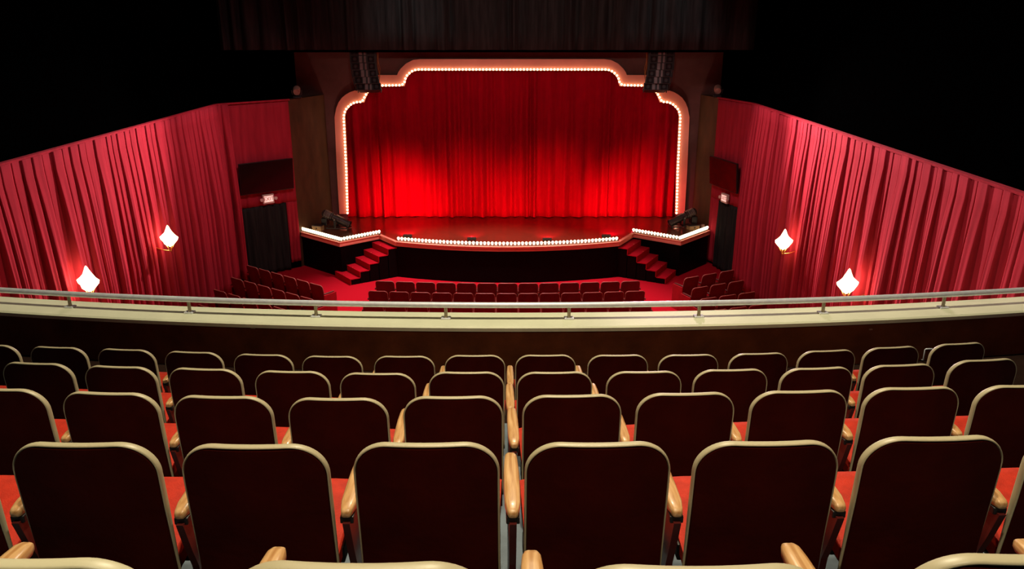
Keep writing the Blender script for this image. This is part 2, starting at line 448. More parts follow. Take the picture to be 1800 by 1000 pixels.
# small marks on the parapet
def on_parapet(px, py):
    p = at_y(px, py, PAR_Y); 
    for _ in range(4): p = at_y(px, py, arc_y(PAR_Y+.02, p.x))
    return p
for nm, px, py, sz, m_, lab in (('wall_plate', 445, 575.5, (.045, .018), 'pale', 'small pale plate on the brown balcony front below the ledge'),
                                ('wall_socket', 933, 581, (.024, .011), 'blackmetal', 'small black socket on the brown balcony front near the middle'),
                                ('wall_disc', 1530, 578.5, (.035, .014), 'tan', 'small dull disc on the brown balcony front toward the right')):
    p = on_parapet(px, py)
    bm = bmesh.new(); box(bm, (-sz[0]/2, -.012, -sz[1]/2), (sz[0]/2, .002, sz[1]/2), .004, Matrix.Translation(p) @ rotz(p.x/RAD))
    tag(obj(nm, bm, M[m_]), lab, 'plate')
p = on_parapet(1627, 612); p.y -= .02
bm = bmesh.new()
tube(bm, [(p.x-.03, p.y+.02, p.z-.12), (p.x-.03, p.y-.03, p.z-.10), (p.x-.03, p.y-.03, p.z+.005), (p.x-.02, p.y-.03, p.z+.015), (p.x+.035, p.y-.03, p.z+.015), (p.x+.045, p.y-.03, p.z+.005)], .007, 8)
tag(obj('metal_hook', bm, M['steel'], smooth=True), 'small bent grey metal hook on the balcony front at the right seats', 'hook')

# ------------------------------------------------------------------ drapes
def drape(name, path, z0, z1, pw=(.22, .36), depth=(.03, .12), m='drape', room=None, nz=16, parent=None, hem=0, sharp=.55, flat_top=.25, per=11, seed=1, spread=0, boxy=False):
    """hanging pleated cloth along a polyline; room = side the folds bulge to (+1 left of travel, -1 right)"""
    rnd = random.Random(seed)
    path = [Vector((x, y, 0)) for x, y in path]
    segl = [(b-a).length for a, b in zip(path, path[1:])]; L = sum(segl)
    def at(s):
        for (a, b), l in zip(zip(path, path[1:]), segl):
            if s <= l + 1e-9 or b is path[-1]:
                t = (b-a)/l
                return a + t*min(s, l), Vector((-t.y, t.x, 0))
            s -= l
    cuts = [0]
    while cuts[-1] < L: cuts.append(cuts[-1] + rnd.uniform(*pw))
    k = L/cuts[-1]; cuts = [c*k for c in cuts]
    cols = []
    for i in range(len(cuts)-1):
        amp = rnd.uniform(.45, 1.15); sk = rnd.uniform(.7, 1.4); drift = rnd.uniform(-.25, .25); mini = rnd.uniform(0, .5); ph = rnd.uniform(0, 6)
        for j in range(per):
            cols.append((cuts[i], cuts[i+1]-cuts[i], j/per, amp, sk, drift, mini, ph))
    cols.append((cuts[-2], cuts[-1]-cuts[-2], 1.0, amp, sk, drift, mini, ph))
    bm = bmesh.new(); grid = []
    for s0, wd, u, amp, sk, drift, mini, ph in cols:
        col = []
        for iz in range(nz+1):
            h = iz/nz                                  # 0 bottom .. 1 top
            g = 1-h
            d = depth[0] + (depth[1]-depth[0])*min(1, max(0, (g-flat_top*.3)/.5))**.8
            uu = u**sk
            f = (0.5-0.5*math.cos(2*PI*uu))**(sharp + spread*g)
            if boxy:
                gap = .05 + .42*min(1, g*1.5)*(.55 + .6*mini)      # open groove between the flat pleats, wider lower down
                ed = .10
                lo_, hi_ = gap*.5, 1 - gap*.5
                sm_ = lambda t: (lambda q: q*q*(3-2*q))(min(1, max(0, t)))
                f = sm_((u-lo_+ed*.5)/ed)*sm_((hi_+ed*.5-u)/ed)*(1 - .18*sk*(u-.5))
                f += .10*g*math.sin(2*PI*2*u + ph)
            f += 0 if boxy else mini*.35*math.sin(2*PI*2*uu + ph)*math.sin(PI*u)*min(1, g*1.6)
            s = s0 + wd*(u + .5*drift*g*math.sin(PI*u))
            P, N = at(min(max(s, 0), L))
            off = room*(d*amp*f)
            z = z0 + (z1-z0)*h
            if iz == 0 and hem: z += hem*(.5-.5*math.cos(2*PI*uu))*rnd.uniform(.6, 1) - hem*.5
            col.append(bm.verts.new((P.x+N.x*off, P.y+N.y*off, z)))
        grid.append(col)
    for a, b in zip(grid, grid[1:]):
        for i in range(nz): bm.faces.new((a[i], b[i], b[i+1], a[i+1]))
    o = obj(name, bm, M[m], parent, smooth=True)
    sm = o.modifiers.new('thickness', 'SOLIDIFY'); sm.thickness = .008; sm.offset = -room
    return o
TOPZ = EYE.z - 2.1
LS = [(-7.74, 22.02), (-6.42, 23.18)]      # left splay
RS = [(6.55, 22.05), (6.08, 23.78)]        # right splay
dl = tag(drape('side_curtain', [(WL, 5.6), (WL, 21.75), (-7.76, 21.98)], .06, TOPZ, (.17, .34), (.05, .20), 'drape', -1, seed=3, boxy=True, per=24), 'tall pleated red curtain covering the left wall behind two lit sconces', 'curtain', 'side curtains')
dr = tag(drape('side_curtain', [(WR, 5.6), (WR, 21.98)], .06, TOPZ, (.16, .33), (.05, .20), 'drape', 1, seed=5, boxy=True, per=24), 'tall pleated red curtain covering the right wall behind two lit sconces', 'curtain', 'side curtains')
for o_, pth in ((1, [(WL-.01, 5.6), (WL-.01, 21.75), (-7.78, 21.98), (-7.74, 22.0), (-6.4, 23.2)]), (2, [(WR+.01, 5.6), (WR+.01, 22.0), (6.08, 23.8)])):
    bm = bmesh.new(); sweep(bm, [(x, y, TOPZ+.012) for x, y in pth], [(-.05, -.02), (.05, -.02), (.05, .02), (-.05, .02)])
    struct('trim_%d' % (o_+1), bm, M['drape'])
def lerp2(a, b, t): return (a[0]+(b[0]-a[0])*t, a[1]+(b[1]-a[1])*t)
DOOR_T = 2.07
drape('door_header_curtain', [(-7.93, 21.86), LS[1]], DOOR_T, TOPZ, (.18, .3), (.015, .035), 'drape', -1, seed=8)
tag(bpy.data.objects['door_header_curtain'], 'red pleated curtain above the doorway left of the stage, behind a television', 'curtain', 'curtains around the doorways')
tag(drape('door_side_curtain', [lerp2(*LS, .80), LS[1]], .22, DOOR_T, (.12, .2), (.03, .05), 'drape', -1, seed=9), 'narrow red curtain strip between the left doorway and the stage', 'curtain', 'curtains around the doorways')
tag(drape('door_header_curtain', [(6.60, 21.87), RS[1]], DOOR_T, TOPZ, (.18, .3), (.015, .035), 'drape', 1, seed=10), 'red pleated curtain above the doorway right of the stage, behind a television', 'curtain', 'curtains around the doorways')
tag(drape('door_side_curtain', [lerp2(*RS, .72), RS[1]], .10, DOOR_T, (.12, .2), (.03, .05), 'drape', 1, seed=12), 'narrow red curtain strip between the right doorway and the stage', 'curtain', 'curtains around the doorways')
tag(drape('doorway_curtain', [lerp2(*LS, .0), lerp2(*LS, .80)], .03, DOOR_T, (.2, .3), (.06, .10), 'blackdrape', -1, seed=14), 'black pleated curtain filling the exit doorway left of the stage', 'curtain', 'black doorway curtains')
tag(drape('doorway_curtain', [lerp2(*RS, .0), lerp2(*RS, .72)], .03, DOOR_T, (.2, .3), (.06, .10), 'blackdrape', 1, seed=15), 'black pleated curtain filling the exit doorway right of the stage', 'curtain', 'black doorway curtains')
# dark backing behind the splayed curtains
for i, (a, b, s) in enumerate(((LS[0], LS[1], 1), (RS[0], RS[1], -1))):
    t = Vector((b[0]-a[0], b[1]-a[1], 0)).normalized(); nrm = Vector((-t.y, t.x, 0))*s
    A = Vector((*a, 0)) + nrm*.06 - t*.02; B = Vector((*b, 0)) + nrm*.06
    bm = bmesh.new(); prism(bm, [(A.x, A.y), (B.x, B.y), (B.x+nrm.x*.1, B.y+nrm.y*.1), (A.x+nrm.x*.1, A.y+nrm.y*.1)], 0, TOPZ)
    struct('wall_corner_%s' % ('left', 'right')[i], bm, M['black'])

# ------------------------------------------------------------------ stage
FR = []
sl, sr = (-3.35, 22.18), (3.09, 22.2)
for i in range(25):
    t = i/24; FR.append((sl[0]+(sr[0]-sl[0])*t, 22.19 - .57*(1-(2*t-1)**2)))
LP = [(-6.5, 23.42), (-4.97, 22.1), (-3.96, 23.0)]
RP = [(3.65, 23.2), (4.9, 22.25), (6.02, 23.5)]
poly = LP + FR + RP + [(6.05, 26.4), (-6.5, 26.4)]
bm = bmesh.new(); prism(bm, poly, 0, STAGE-.012, 0, 1)
struct('stage_platform', bm, [M['stageblack'], M['stagewood']])
# salmon nosing along each edge
def nosing(name, pts, n):
    bm = bmesh.new(); sweep(bm, [(x, y, STAGE) for x, y in pts], [(-.035, -.12), (.05, -.12), (.05, -.075), (.035, -.07), (.035, -.012), (.06, -.008), (.06, .012), (-.035, .012)])
    struct(name, bm, M['salmon'])
nosing('trim_4', LP, 1); nosing('trim_5', FR, 2); nosing('trim_6', RP, 3)
nosing('trim_7', [LP[-1], FR[0]], 4); nosing('trim_8', [FR[-1], RP[0]], 5)

bulb_me = None
def bulb_mesh(name, r, m, seg=8):
    bm = bmesh.new()
    prof = [(r*.42, 0), (r*.45, r*.5)] + [(r*math.sin(a), r*1.35 - r*math.cos(a)) for a in [PI*.22 + PI*.78*i/6 for i in range(7)]]
    prof[-1] = (0, prof[-1][1])
    lathe(bm, prof, seg)
    bmesh.ops.recalc_face_normals(bm, faces=bm.faces)
    me = bpy.data.meshes.new(name); bm.to_mesh(me); bm.free(); me.materials.append(m)
    for p in me.polygons: p.use_smooth = True
    return me
def along(pts, step, start=0.0, end=0.0):
    pts = [Vector((*p, 0)) if len(p) == 2 else Vector(p) for p in pts]
    ls = [(b-a).length for a, b in zip(pts, pts[1:])]; L = sum(ls) - start - end
    n = max(1, round(L/step)); out = []
    for i in range(n+1):
        s = start + L*i/n; k = 0
        while k < len(ls)-1 and s > ls[k]: s -= ls[k]; k += 1
        out.append(pts[k] + (pts[k+1]-pts[k])*(s/ls[k]))
    return out
fb = bulb_mesh('footlight_bulb', .040, M['footbulb'])
def footlights(label, pts, step, inward):
    t = thing('footlight_strip', label, 'footlights', (0, 0, STAGE), 0, 'footlight strips on the stage edge')
    bm = bmesh.new(); sweep(bm, [(x+inward(x)[0]*.075, y+inward(x)[1]*.075, .012) for x, y in pts], [(-.045, 0), (.045, 0), (.045, .025), (-.045, .025)])
    obj('batten', bm, M['gearlite'], t)
    for p in along([(x+inward(x)[0]*.075, y+inward(x)[1]*.075) for x, y in pts], step, .05, .05):
        b = link('bulb', fb, None, t); b.location = (p.x, p.y, .037)
cin = lambda x: (0, 1)
footlights('curved strip of lit bulbs along the middle stage edge', FR, .108, cin)
footlights('angled strip of lit bulbs on the stage corner left of the left steps', LP, .10, lambda x: (.1, 1))
footlights('angled strip of lit bulbs on the stage corner right of the right steps', RP, .10, lambda x: (-.1, 1))

# steps
def steps(label, a, b, nrm):
    a = Vector((*a, 0)); b = Vector((*b, 0)); d = Vector((*nrm, 0)).normalized()
    t = thing('stage_steps', label, 'steps', (*(a+b).xy*.5, 0), 0, 'stage steps')
    o = (a+b)*.5
    rise = STAGE/6; run = .297
    bm = bmesh.new(); bms = bmesh.new(); bmd = bmesh.new()
    for k in range(5):
        z = STAGE - rise*(k+1)
        A = a + d*run*k - o; B = b + d*run*k - o; e = .0
        q = [A, B, B+d*(run+.0), A+d*(run+.0)]
        tread = [(v.x, v.y) for v in q]
        prism(bm, tread, z-.02, z)
        # carpeted riser face under the front edge
        ins = [A+d*(run-.02), B+d*(run-.02), B+d*(run-.004), A+d*(run-.004)]
        prism(bm, [(v.x, v.y) for v in ins], max(0, z-rise), z-.02)
        # sides and core in black
        core = [A+(B-A)*.012, B-(B-A)*.012, B-(B-A)*.012+d*(run-.021), A+(B-A)*.012+d*(run-.021)]
        prism(bms, [(v.x, v.y) for v in core], .001, z-.021)
        c = (A+B)*.5 + d*(run-.03)
        lathe(bmd, [(.014, 0), (.012, .008), (0, .011)], 10, Matrix.Translation((c.x, c.y, z)))
    obj('tread_carpet', bm, M['carpet'], t); obj('step_core', bms, M['stageblack'], t)
    st = obj('step_stud', bmd, M['brass'], t)
steps('red carpeted steps down from the left side of the stage', LP[-1], FR[0], (-1.25, -.81))
steps('red carpeted steps down from the right side of the stage', FR[-1], RP[0], (1.25, -.70))

# proscenium wall, pilasters
YF = 24.9
fl_in = [(613, 376), (611, 297.6), (606.5, 204), (609, 194), (617.6, 185), (627, 180.5), (640, 180), (642, 175), (644, 170), (647, 164), (655, 157), (664.4, 152), (711, 151.5), (712.4, 147), (714, 140), (717, 134), (723, 128), (729, 125), (736, 124)]
fl_out = [(596.5, 376), (592, 300), (588, 206), (591, 190), (595, 180), (601, 171.6), (608, 166), (615, 162), (627, 158), (634, 149), (640, 142), (650, 135), (663, 132), (698, 132), (700, 127), (704, 121), (713.6, 111.6), (725.6, 105.6), (737.6, 104)]
def to_frame(L):
    P = [at_y(px, py, YF) for px, py in L]; L2 = [(p.x, p.z) for p in P]
    return L2 + [(-x, z) for x, z in reversed(L2)]
IN, OUT = to_frame(fl_in), to_frame(fl_out)
def slab(bm, poly, y0, y1):
    a = [bm.verts.new((x, y0, z)) for x, z in poly]; b = [bm.verts.new((x, y1, z)) for x, z in poly]
    f1 = bm.faces.new(a); f2 = bm.faces.new(list(reversed(b))); n = len(poly)
    for i in range(n): bm.faces.new((a[i], a[(i+1) % n], b[(i+1) % n], b[i]))
    bm.normal_update(); bmesh.ops.triangulate(bm, faces=[f1, f2])
fr = thing('proscenium_frame', 'stepped salmon frame edged with lit bulbs around the red stage curtain', 'frame', (0, YF, IN[0][1]))
bm = bmesh.new()
z0 = IN[0][1]
slab(bm, [(x, z-z0) for x, z in OUT + list(reversed(IN))], 0, .10)
obj('board', bm, M['salmon'], fr)
# bulbs on the inner edge
def inset_path(P, Q, k): return [(p[0]+(q[0]-p[0])*k, p[1]+(q[1]-p[1])*k) for p, q in zip(P, Q)]
cen = inset_path(IN, OUT, .10)
pb = along([(x, 0, z-z0) for x, z in cen], .1035, .04, .04)
fm = bulb_mesh('frame_bulb', .034, M['bulb'])
nb = len(pb)
rest = bmesh.new()
keep = set(range(nb//2-50, nb//2+50))
for i, p in enumerate(pb):
    if i in keep:
        b = link('bulb', fm, None, fr); b.location = (p.x, 0, p.z); b.rotation_euler = (PI/2, 0, 0)
    else:
        tmp = bmesh.new(); tmp.from_mesh(fm)
        bmesh.ops.transform(tmp, matrix=Matrix.Translation((p.x, 0, p.z)) @ Matrix.Rotation(PI/2, 4, 'X'), verts=tmp.verts)
        mm = bpy.data.meshes.new('tmp'); tmp.to_mesh(mm); tmp.free(); rest.from_mesh(mm); bpy.data.meshes.remove(mm)
rb = obj('bulb_run', rest, M['bulb'], fr, smooth=True); rb['kind'] = 'stuff'; rb['label'] = 'closely set lit bulbs down both upright sides of the frame'
bm = bmesh.new()
PTOP = 7.6
wl, wr = -6.62, 6.42
slab(bm, [(wl, STAGE-.012), (wl, PTOP), (wr, PTOP), (wr, STAGE-.012)] + [(x, max(z, STAGE-.012)) for x, z in reversed([(IN[0][0]-.06, STAGE-.012)] + [(x-.06*(1 if x < 0 else -1), z+.02) for x, z in IN] + [(IN[-1][0]+.06, STAGE-.012)])], YF+.10, YF+.2)
struct('wall_front', bm, M['prosc'])
def quad_wall(name, a, b, z0, z1, th, m):
    a = Vector((*a, 0)); b = Vector((*b, 0)); t = (b-a).normalized(); n = Vector((-t.y, t.x, 0))*th
    bm = bmesh.new(); prism(bm, [(a.x, a.y), (b.x, b.y), (b.x+n.x, b.y+n.y), (a.x+n.x, a.y+n.y)], z0, z1)
    return struct(name, bm, m)
LPIL = [(-6.44, 23.24), (-5.80, 24.99)]; RPIL = [(6.10, 23.84), (5.82, 24.99)]
quad_wall('pilaster_left', LPIL[0], LPIL[1], 0, TOPZ, .22, M['pilaster'])
quad_wall('pilaster_right', RPIL[0], RPIL[1], 0, TOPZ, -.22, M['pilaster'])

# stage curtain
sc_ = drape('stage_curtain', [(-5.9, 25.42), (5.9, 25.42)], STAGE+.0, 6.05, (.22, .60), (.08, .22), 'velvet', -1, nz=18, hem=.02, sharp=.8, flat_top=0, seed=21)
tag(sc_, 'closed red velvet stage curtain hanging in soft folds inside the bulb-lit frame', 'curtain')
# black border
bo = drape('border_curtain', [(WL-.2, 23.05), (WR+.2, 23.05)], EYE.z-.715, CEIL-.05, (.30, .8), (.06, .28), 'border', -1, nz=10, sharp=.7, flat_top=0, seed=31)
tag(bo, 'black pleated border curtain hanging across the top above the stage', 'curtain')
bm = boxm((WL-.2, 23.06, EYE.z-.78), (WR+.2, 23.12, EYE.z-.70))
obj('weight_batten', bm, M['black'], bo)

# ------------------------------------------------------------------ line arrays
def line_array(label, px_top, px_bot, yaw, sgn):
    top = at_y(px_top, 90, 23.6); bot = at_y(px_bot, 156, 23.6)
    t = thing('line_array', label, 'loudspeaker', (top.x, 23.6, top.z+.10), yaw, 'hanging loudspeaker arrays')
    H = .205; z = 0; y = 0; ang = 0; x = 0
    bars = {}
    for k in range(6):
        ang = [0, 0, -2, -5, -10, -16][k]
        A = math.radians(ang)
        mt = Matrix.Translation((x, y, z)) @ Matrix.Rotation(-A*-1, 4, 'X')
        w2 = .35
        bm = bmesh.new()
        # wedge cabinet, narrower toward the back
        f = [(-w2, -.2, -H), (w2, -.2, -H), (w2, -.2, 0), (-w2, -.2, 0)]; b_ = [(-w2*.8, .25, -H+.02), (w2*.8, .25, -H+.02), (w2*.8, .25, -.02), (-w2*.8, .25, -.02)]
        vf = [bm.verts.new(v) for v in f]; vb = [bm.verts.new(v) for v in b_]
        bm.faces.new(vf); bm.faces.new(list(reversed(vb)))
        for i in range(4): bm.faces.new((vf[i], vf[(i+1) % 4], vb[(i+1) % 4], vb[i]))
        bmesh.ops.bevel(bm, geom=list(bm.edges), offset=.008, segments=1, affect='EDGES')
        bmesh.ops.transform(bm, matrix=mt, verts=bm.verts)
        cab = obj('cabinet', bm, M['speaker'], t)
        for sx in (-1, 1):
            bm = bmesh.new()
            box(bm, (sx*.225-.095, -.212, -H+.022), (sx*.225+.095, -.199, -.022), .006, mt)
            obj('grille', bm, M['grille'], cab)
            bm = bmesh.new()
            lathe(bm, [(.062, 0), (.055, .008), (.02, -.006), (0, -.004)], 14, mt @ Matrix.Translation((sx*.225, -.214, -H/2)) @ Matrix.Rotation(PI/2, 4, 'X'))
            obj('driver', bm, M['speaker'], cab)
        bm = bmesh.new()
        box(bm, (-.105, -.225, -H+.01), (-.02, -.2, -.01), .008, mt); box(bm, (.035, -.222, -H+.01), (.085, -.2, -.01), .008, mt)
        obj('horn', bm, M['horn'], cab)
        for sx in (-1, 1):
            for q, yy in ((.36, -.11), (.33, .15)):
                bars.setdefault((sx, q), []).extend([mt @ Vector((sx*q, yy, 0)), mt @ Vector((sx*q, yy, -H))])
        z -= H*math.cos(A)*1.01; y += H*math.sin(-A)*1.0*.9
        x += sgn*.012*k
    for L in bars.values():
        bm = bmesh.new(); sweep(bm, [L[0]] + L[1::2], [(-.01, -.028), (.01, -.028), (.01, .028), (-.01, .028)], ups=[Vector((0, 1, 0))]*(1+len(L[1::2])))
        obj('rigging_bar', bm, M['blackmetal'], t)
    bm = bmesh.new()
    tube(bm, [(sgn*.40, .0, .3), (sgn*.42, .02, -.2), (sgn*.40, .0, -.5), (sgn*.44, .05, -.8), (sgn*.41, .0, -1.0)], .010, 6)
    tube(bm, [(sgn*.43, .05, .3), (sgn*.40, .05, -.3), (sgn*.46, .03, -.6), (sgn*.42, .03, -.9)], .007, 6)
    obj('cable', bm, M['cable'], t, smooth=True)
    bm = bmesh.new()
    for sx in (-.25, .25): tube(bm, [(sx, 0, -.01), (sx, 0, 4.6)], .012, 6)
    obj('hanging_chain', bm, M['blackmetal'], t)
line_array('black column of stacked loudspeakers hanging left of the stage frame', 638, 645, .10, 1)
line_array('black column of stacked loudspeakers hanging right of the stage frame', 1163, 1155, -.10, -1)

# ------------------------------------------------------------------ televisions, exit signs
def wall_frame(seg, s, z, off, side):
    a = Vector((*seg[0], 0)); b = Vector((*seg[1], 0)); t = (b-a).normalized(); n = Vector((t.y, -t.x, 0))*side
    p = a + (b-a)*s + n*off
    # local +y of the thing looks away from the hall: -y is the face
    return (p.x, p.y, z), math.atan2(-n.y, -n.x) - PI/2
def television(label, seg, s, z, side, wd=1.62, ht=.90):
    loc, rz = wall_frame(seg, s, z, .16, side)
    t = thing('television', label, 'television', loc, rz, 'televisions beside the stage')
    til = Matrix.Rotation(math.radians(5), 4, 'X')
    obj('casing', boxm((-wd/2, -.03, -ht/2), (wd/2, .03, ht/2), .008, til), M['plastic'], t)
    obj('screen', boxm((-wd/2+.015, -.034, -ht/2+.02), (wd/2-.015, -.0295, ht/2-.015), 0, til), M['screen'], t)
    bm = boxm((-.2, .02, -.2), (.2, .13, .2), .01)
    obj('wall_mount', bm, M['blackmetal'], t)
television('large dark wall television above the left exit doorway', LS, .47, EYE.z-4.17, 1)
television('large dark wall television above the right exit doorway', RS, .50, EYE.z-4.18, -1, 1.56, .86)
def exit_sign(label, seg, s, z, side, glyph):
    loc, rz = wall_frame(seg, s, z, .10, side)
    t = thing('exit_sign', label, 'sign', loc, rz, 'lit exit signs')
    obj('housing', boxm((-.17, -.04, -.135), (.17, .04, .135), .015), M['whiteplastic'], t)
    fc = obj('face', boxm((-.135, -.046, -.08), (.135, -.039, .09), .004), M['exitface'], t)
    cu = bpy.data.curves.new('lettering', 'FONT'); cu.body = glyph; cu.size = .15; cu.align_x = 'CENTER'; cu.align_y = 'CENTER'; cu.extrude = .002; cu.materials.append(M['exitred'])
    tmpo = bpy.data.objects.new('tmp', cu); COL.objects.link(tmpo)
    me = bpy.data.meshes.new_from_object(tmpo.evaluated_get(bpy.context.evaluated_depsgraph_get())); bpy.data.objects.remove(tmpo)
    lt = bpy.data.objects.new('lettering', me); COL.objects.link(lt); lt.parent = fc; lt.location = (0, -.049, .005); lt.rotation_euler = (PI/2, 0, 0)
    for sx in (-1, 1):
        bm = bmesh.new(); lathe(bm, [(.02, 0), (.045, .02), (.05, .06), (.046, .065), (0, .06)], 14, Matrix.Translation((sx*.215, 0, 0)) @ Matrix.Rotation(PI/2, 4, 'X'))
        tube(bm, [(sx*.165, 0, 0), (sx*.215, 0, 0)], .014, 8)
        obj('emergency_lamp', bm, M['whiteplastic'], t, auto=40)
exit_sign('small lit exit sign over the black-curtained doorway left of the stage', LS, .47, EYE.z-4.83, 1, 'EXIT')
exit_sign('small lit exit sign over the black-curtained doorway right of the stage', RS, .45, EYE.z-4.88, -1, 'EXIT')

# ------------------------------------------------------------------ sconces
def sconce(label, px, py, xw, side):
    p = at_x(px, py, xw - side*.42) 
    t = thing('wall_sconce', label, 'wall lamp', p, 0, 'wall sconces on the side curtains')
    bm = bmesh.new()
    lathe(bm, [(0, -.20), (.06, -.17), (.12, -.11), (.165, -.03), (.175, .02), (.13, .06), (.085, .12), (.05, .19), (.02, .26), (0, .285)], 8)
    # pull every other rib outward at the waist so the glass reads as a flame
    for v in bm.verts:
        a = math.atan2(v.co.y, v.co.x)
        if -.06 < v.co.z < .08: v.co.xy *= 1 + .16*math.cos(4*a)
    obj('glass_shade', bm, M['sconce'], t)
    bm = bmesh.new()
    for a in (0, PI/2, PI, 1.5*PI):
        tube(bm, [(.10*math.cos(a), .10*math.sin(a), -.135), (.055*math.cos(a), .055*math.sin(a), -.22), (0, 0, -.31)], .009, 6)
    lathe(bm, [(0, -.33), (.018, -.315), (.018, -.29), (0, -.28)], 10)
    obj('cradle', bm, M['brass'], t, smooth=True)
    bm = bmesh.new()
    tube(bm, [(0, 0, -.30), (side*.15, 0, -.28), (side*.41, 0, -.2)], .012, 8)
    lathe(bm, [(.05, 0), (.05, .015), (.03, .03)], 14, Matrix.Translation((side*.42, 0, -.2)) @ Matrix.Rotation(-side*PI/2, 4, 'Y'))
    obj('wall_bracket', bm, M['brass'], t, smooth=True)
sconce('lit flame-shaped sconce on the left curtain, nearer the railing', 155, 494, WL, -1)
sconce('lit flame-shaped sconce on the left curtain, nearer the stage', 297, 418, WL, -1)
sconce('lit flame-shaped sconce on the right curtain, nearer the stage', 1378, 424, WR, 1)
sconce('lit flame-shaped sconce on the right curtain, nearer the railing', 1490, 498, WR, 1)

# ------------------------------------------------------------------ stage gear
def spotlight(label, px, py, yaw):
    p = at_z(px, py, STAGE)
    t = thing('stage_spotlight', label, 'spotlight', (p.x, p.y, STAGE), yaw, 'spotlights on the stage corners')
    # barrel along +x, nose down
    R_ = Matrix.Translation((0, 0, .30)) @ Matrix.Rotation(math.radians(24), 4, 'Y') @ Matrix.Rotation(PI/2, 4, 'Y')
    bm = bmesh.new()
    lathe(bm, [(0, -.46), (.07, -.46), (.105, -.43), (.12, -.40), (.12, -.18), (.135, -.17), (.135, -.12), (.105, -.11), (.105, .16)], 18, R_)
    body = obj('lamp_housing', bm, M['gear'], t, auto=35)
    bm = bmesh.new()
    for k in range(5): lathe(bm, [(.126, -.38+k*.04), (.134, -.375+k*.04), (.134, -.362+k*.04), (.126, -.357+k*.04)], 18, R_)
    obj('cooling_fins', bm, M['gearlite'], body, auto=35)
    bm = bmesh.new(); lathe(bm, [(.10, .10), (.115, .12), (.115, .40), (.13, .41), (.13, .47), (.115, .47), (.112, .43)], 18, R_)
    br = obj('barrel', bm, M['gear'], t, auto=35)
    bm = bmesh.new(); lathe(bm, [(.108, .43), (.06, .45), (0, .455)], 18, R_); obj('lens', bm, M['lens'], br, smooth=True)
    bm = bmesh.new(); box(bm, (-.02, -.03, .105), (.20, .03, .13), .006, Matrix.Translation((0, 0, .30)) @ Matrix.Rotation(math.radians(24), 4, 'Y')); obj('top_panel', bm, M['gearlite'], t)
    bm = bmesh.new()
    for sy in (-1, 1): box(bm, (-.035, sy*.145-.01, .08), (.035, sy*.145+.01, .34), .005)
    box(bm, (-.035, -.155, .06), (.035, .155, .085), .005)
    obj('yoke', bm, M['blackmetal'], t)
    for sy in (-1, 1):
        bm = bmesh.new(); lathe(bm, [(.03, 0), (.03, .02), (.012, .03), (.012, .04)], 12, Matrix.Translation((0, sy*.155, .30)) @ Matrix.Rotation(-sy*PI/2, 4, 'X')); obj('tilt_knob', bm, M['gearlite'], t)
    bm = bmesh.new()
    box(bm, (-.30, -.17, 0.012), (.42, -.13, .04), .006); box(bm, (-.30, .13, 0.012), (.42, .17, .04), .006)
    for x in (-.28, -.02, .38): box(bm, (x, -.17, .02), (x+.04, .17, .062), .006)
    for x in (-.27, .39):
        for y in (-.15, .15): lathe(bm, [(.02, 0), (.02, .013)], 8, Matrix.Translation((x, y, 0)))
    obj('floor_frame', bm, M['gear'], t)
    bm = bmesh.new(); box(bm, (-.44, -.13, .10), (-.26, .13, .33), .02); obj('ballast_box', bm, M['blackmetal'], t)
spotlight('dark barrel spotlight on a floor frame on the left stage corner', 592, 401, -.12)
spotlight('dark barrel spotlight on a floor frame on the right stage corner', 1199, 398, PI+.20)
def crate(name, label, px, py, sz, m_, rz, cat='box'):
    p = at_z(px, py, STAGE)
    t = thing(name, label, cat, (p.x, p.y, STAGE-.012), rz)
    obj('body', boxm((-sz[0]/2, -sz[1]/2, 0), (sz[0]/2, sz[1]/2, sz[2]), .01), M[m_], t)
    obj('lid', boxm((-sz[0]/2-.008, -sz[1]/2-.008, sz[2]-.005), (sz[0]/2+.008, sz[1]/2+.008, sz[2]+.02), .006), M['gear'], t)
    bm = bmesh.new(); lathe(bm, [(.022, 0), (.02, .012), (0, .012)], 10, Matrix.Translation((0, -sz[1]/2, sz[2]*.55)) @ Matrix.Rotation(PI/2, 4, 'X')); obj('handle_hole', bm, M['blackmetal'], t)
crate('equipment_box', 'small tan equipment box beside the left stage spotlight', 559.5, 404, (.30, .22, .15), 'ply', -.25)
crate('equipment_box', 'low tan box under the right stage spotlight', 1218, 402, (.34, .2, .12), 'ply', .35)
p = at_z(1235.5, 400, STAGE)
bm = bmesh.new(); lathe(bm, [(.055, 0), (.06, .01), (.06, .10), (.05, .115), (.02, .12), (0, .12)], 16, Matrix.Translation((p.x, p.y, STAGE-.012)))
tag(obj('paint_can', bm, M['tan'], auto=40), 'short round tan can at the right end of the stage', 'can')
# low floor wash lights behind the footlights
wash_px = [(716, 419), (829, 424), (962, 425), (1066, 419)]
wash = []
for i, (px, py) in enumerate(wash_px):
    p = at_z(px, py, STAGE)
    t = thing('floor_light', ['flat floor light behind the middle bulbs, nearest the left steps', 'flat floor light left of the stage centre', 'flat floor light right of the stage centre', 'flat floor light behind the middle bulbs, nearest the right steps'][i], 'floor light', (p.x, p.y+.08, STAGE-.012), 0, 'floor lights behind the footlights')
    obj('body', boxm((-.13, -.06, .03), (.13, .06, .11), .012), M['gear'], t)
    bm = bmesh.new(); box(bm, (-.12, .02, .105), (.12, .058, .116), .003); obj('lens_strip', bm, M['redlens'], t)
    bm = bmesh.new(); box(bm, (-.1, -.05, 0), (-.07, .05, .032), .004); box(bm, (.07, -.05, 0), (.1, .05, .032), .004); obj('bracket', bm, M['blackmetal'], t)
    wash.append(Vector((p.x, p.y+.10, STAGE+.14)))
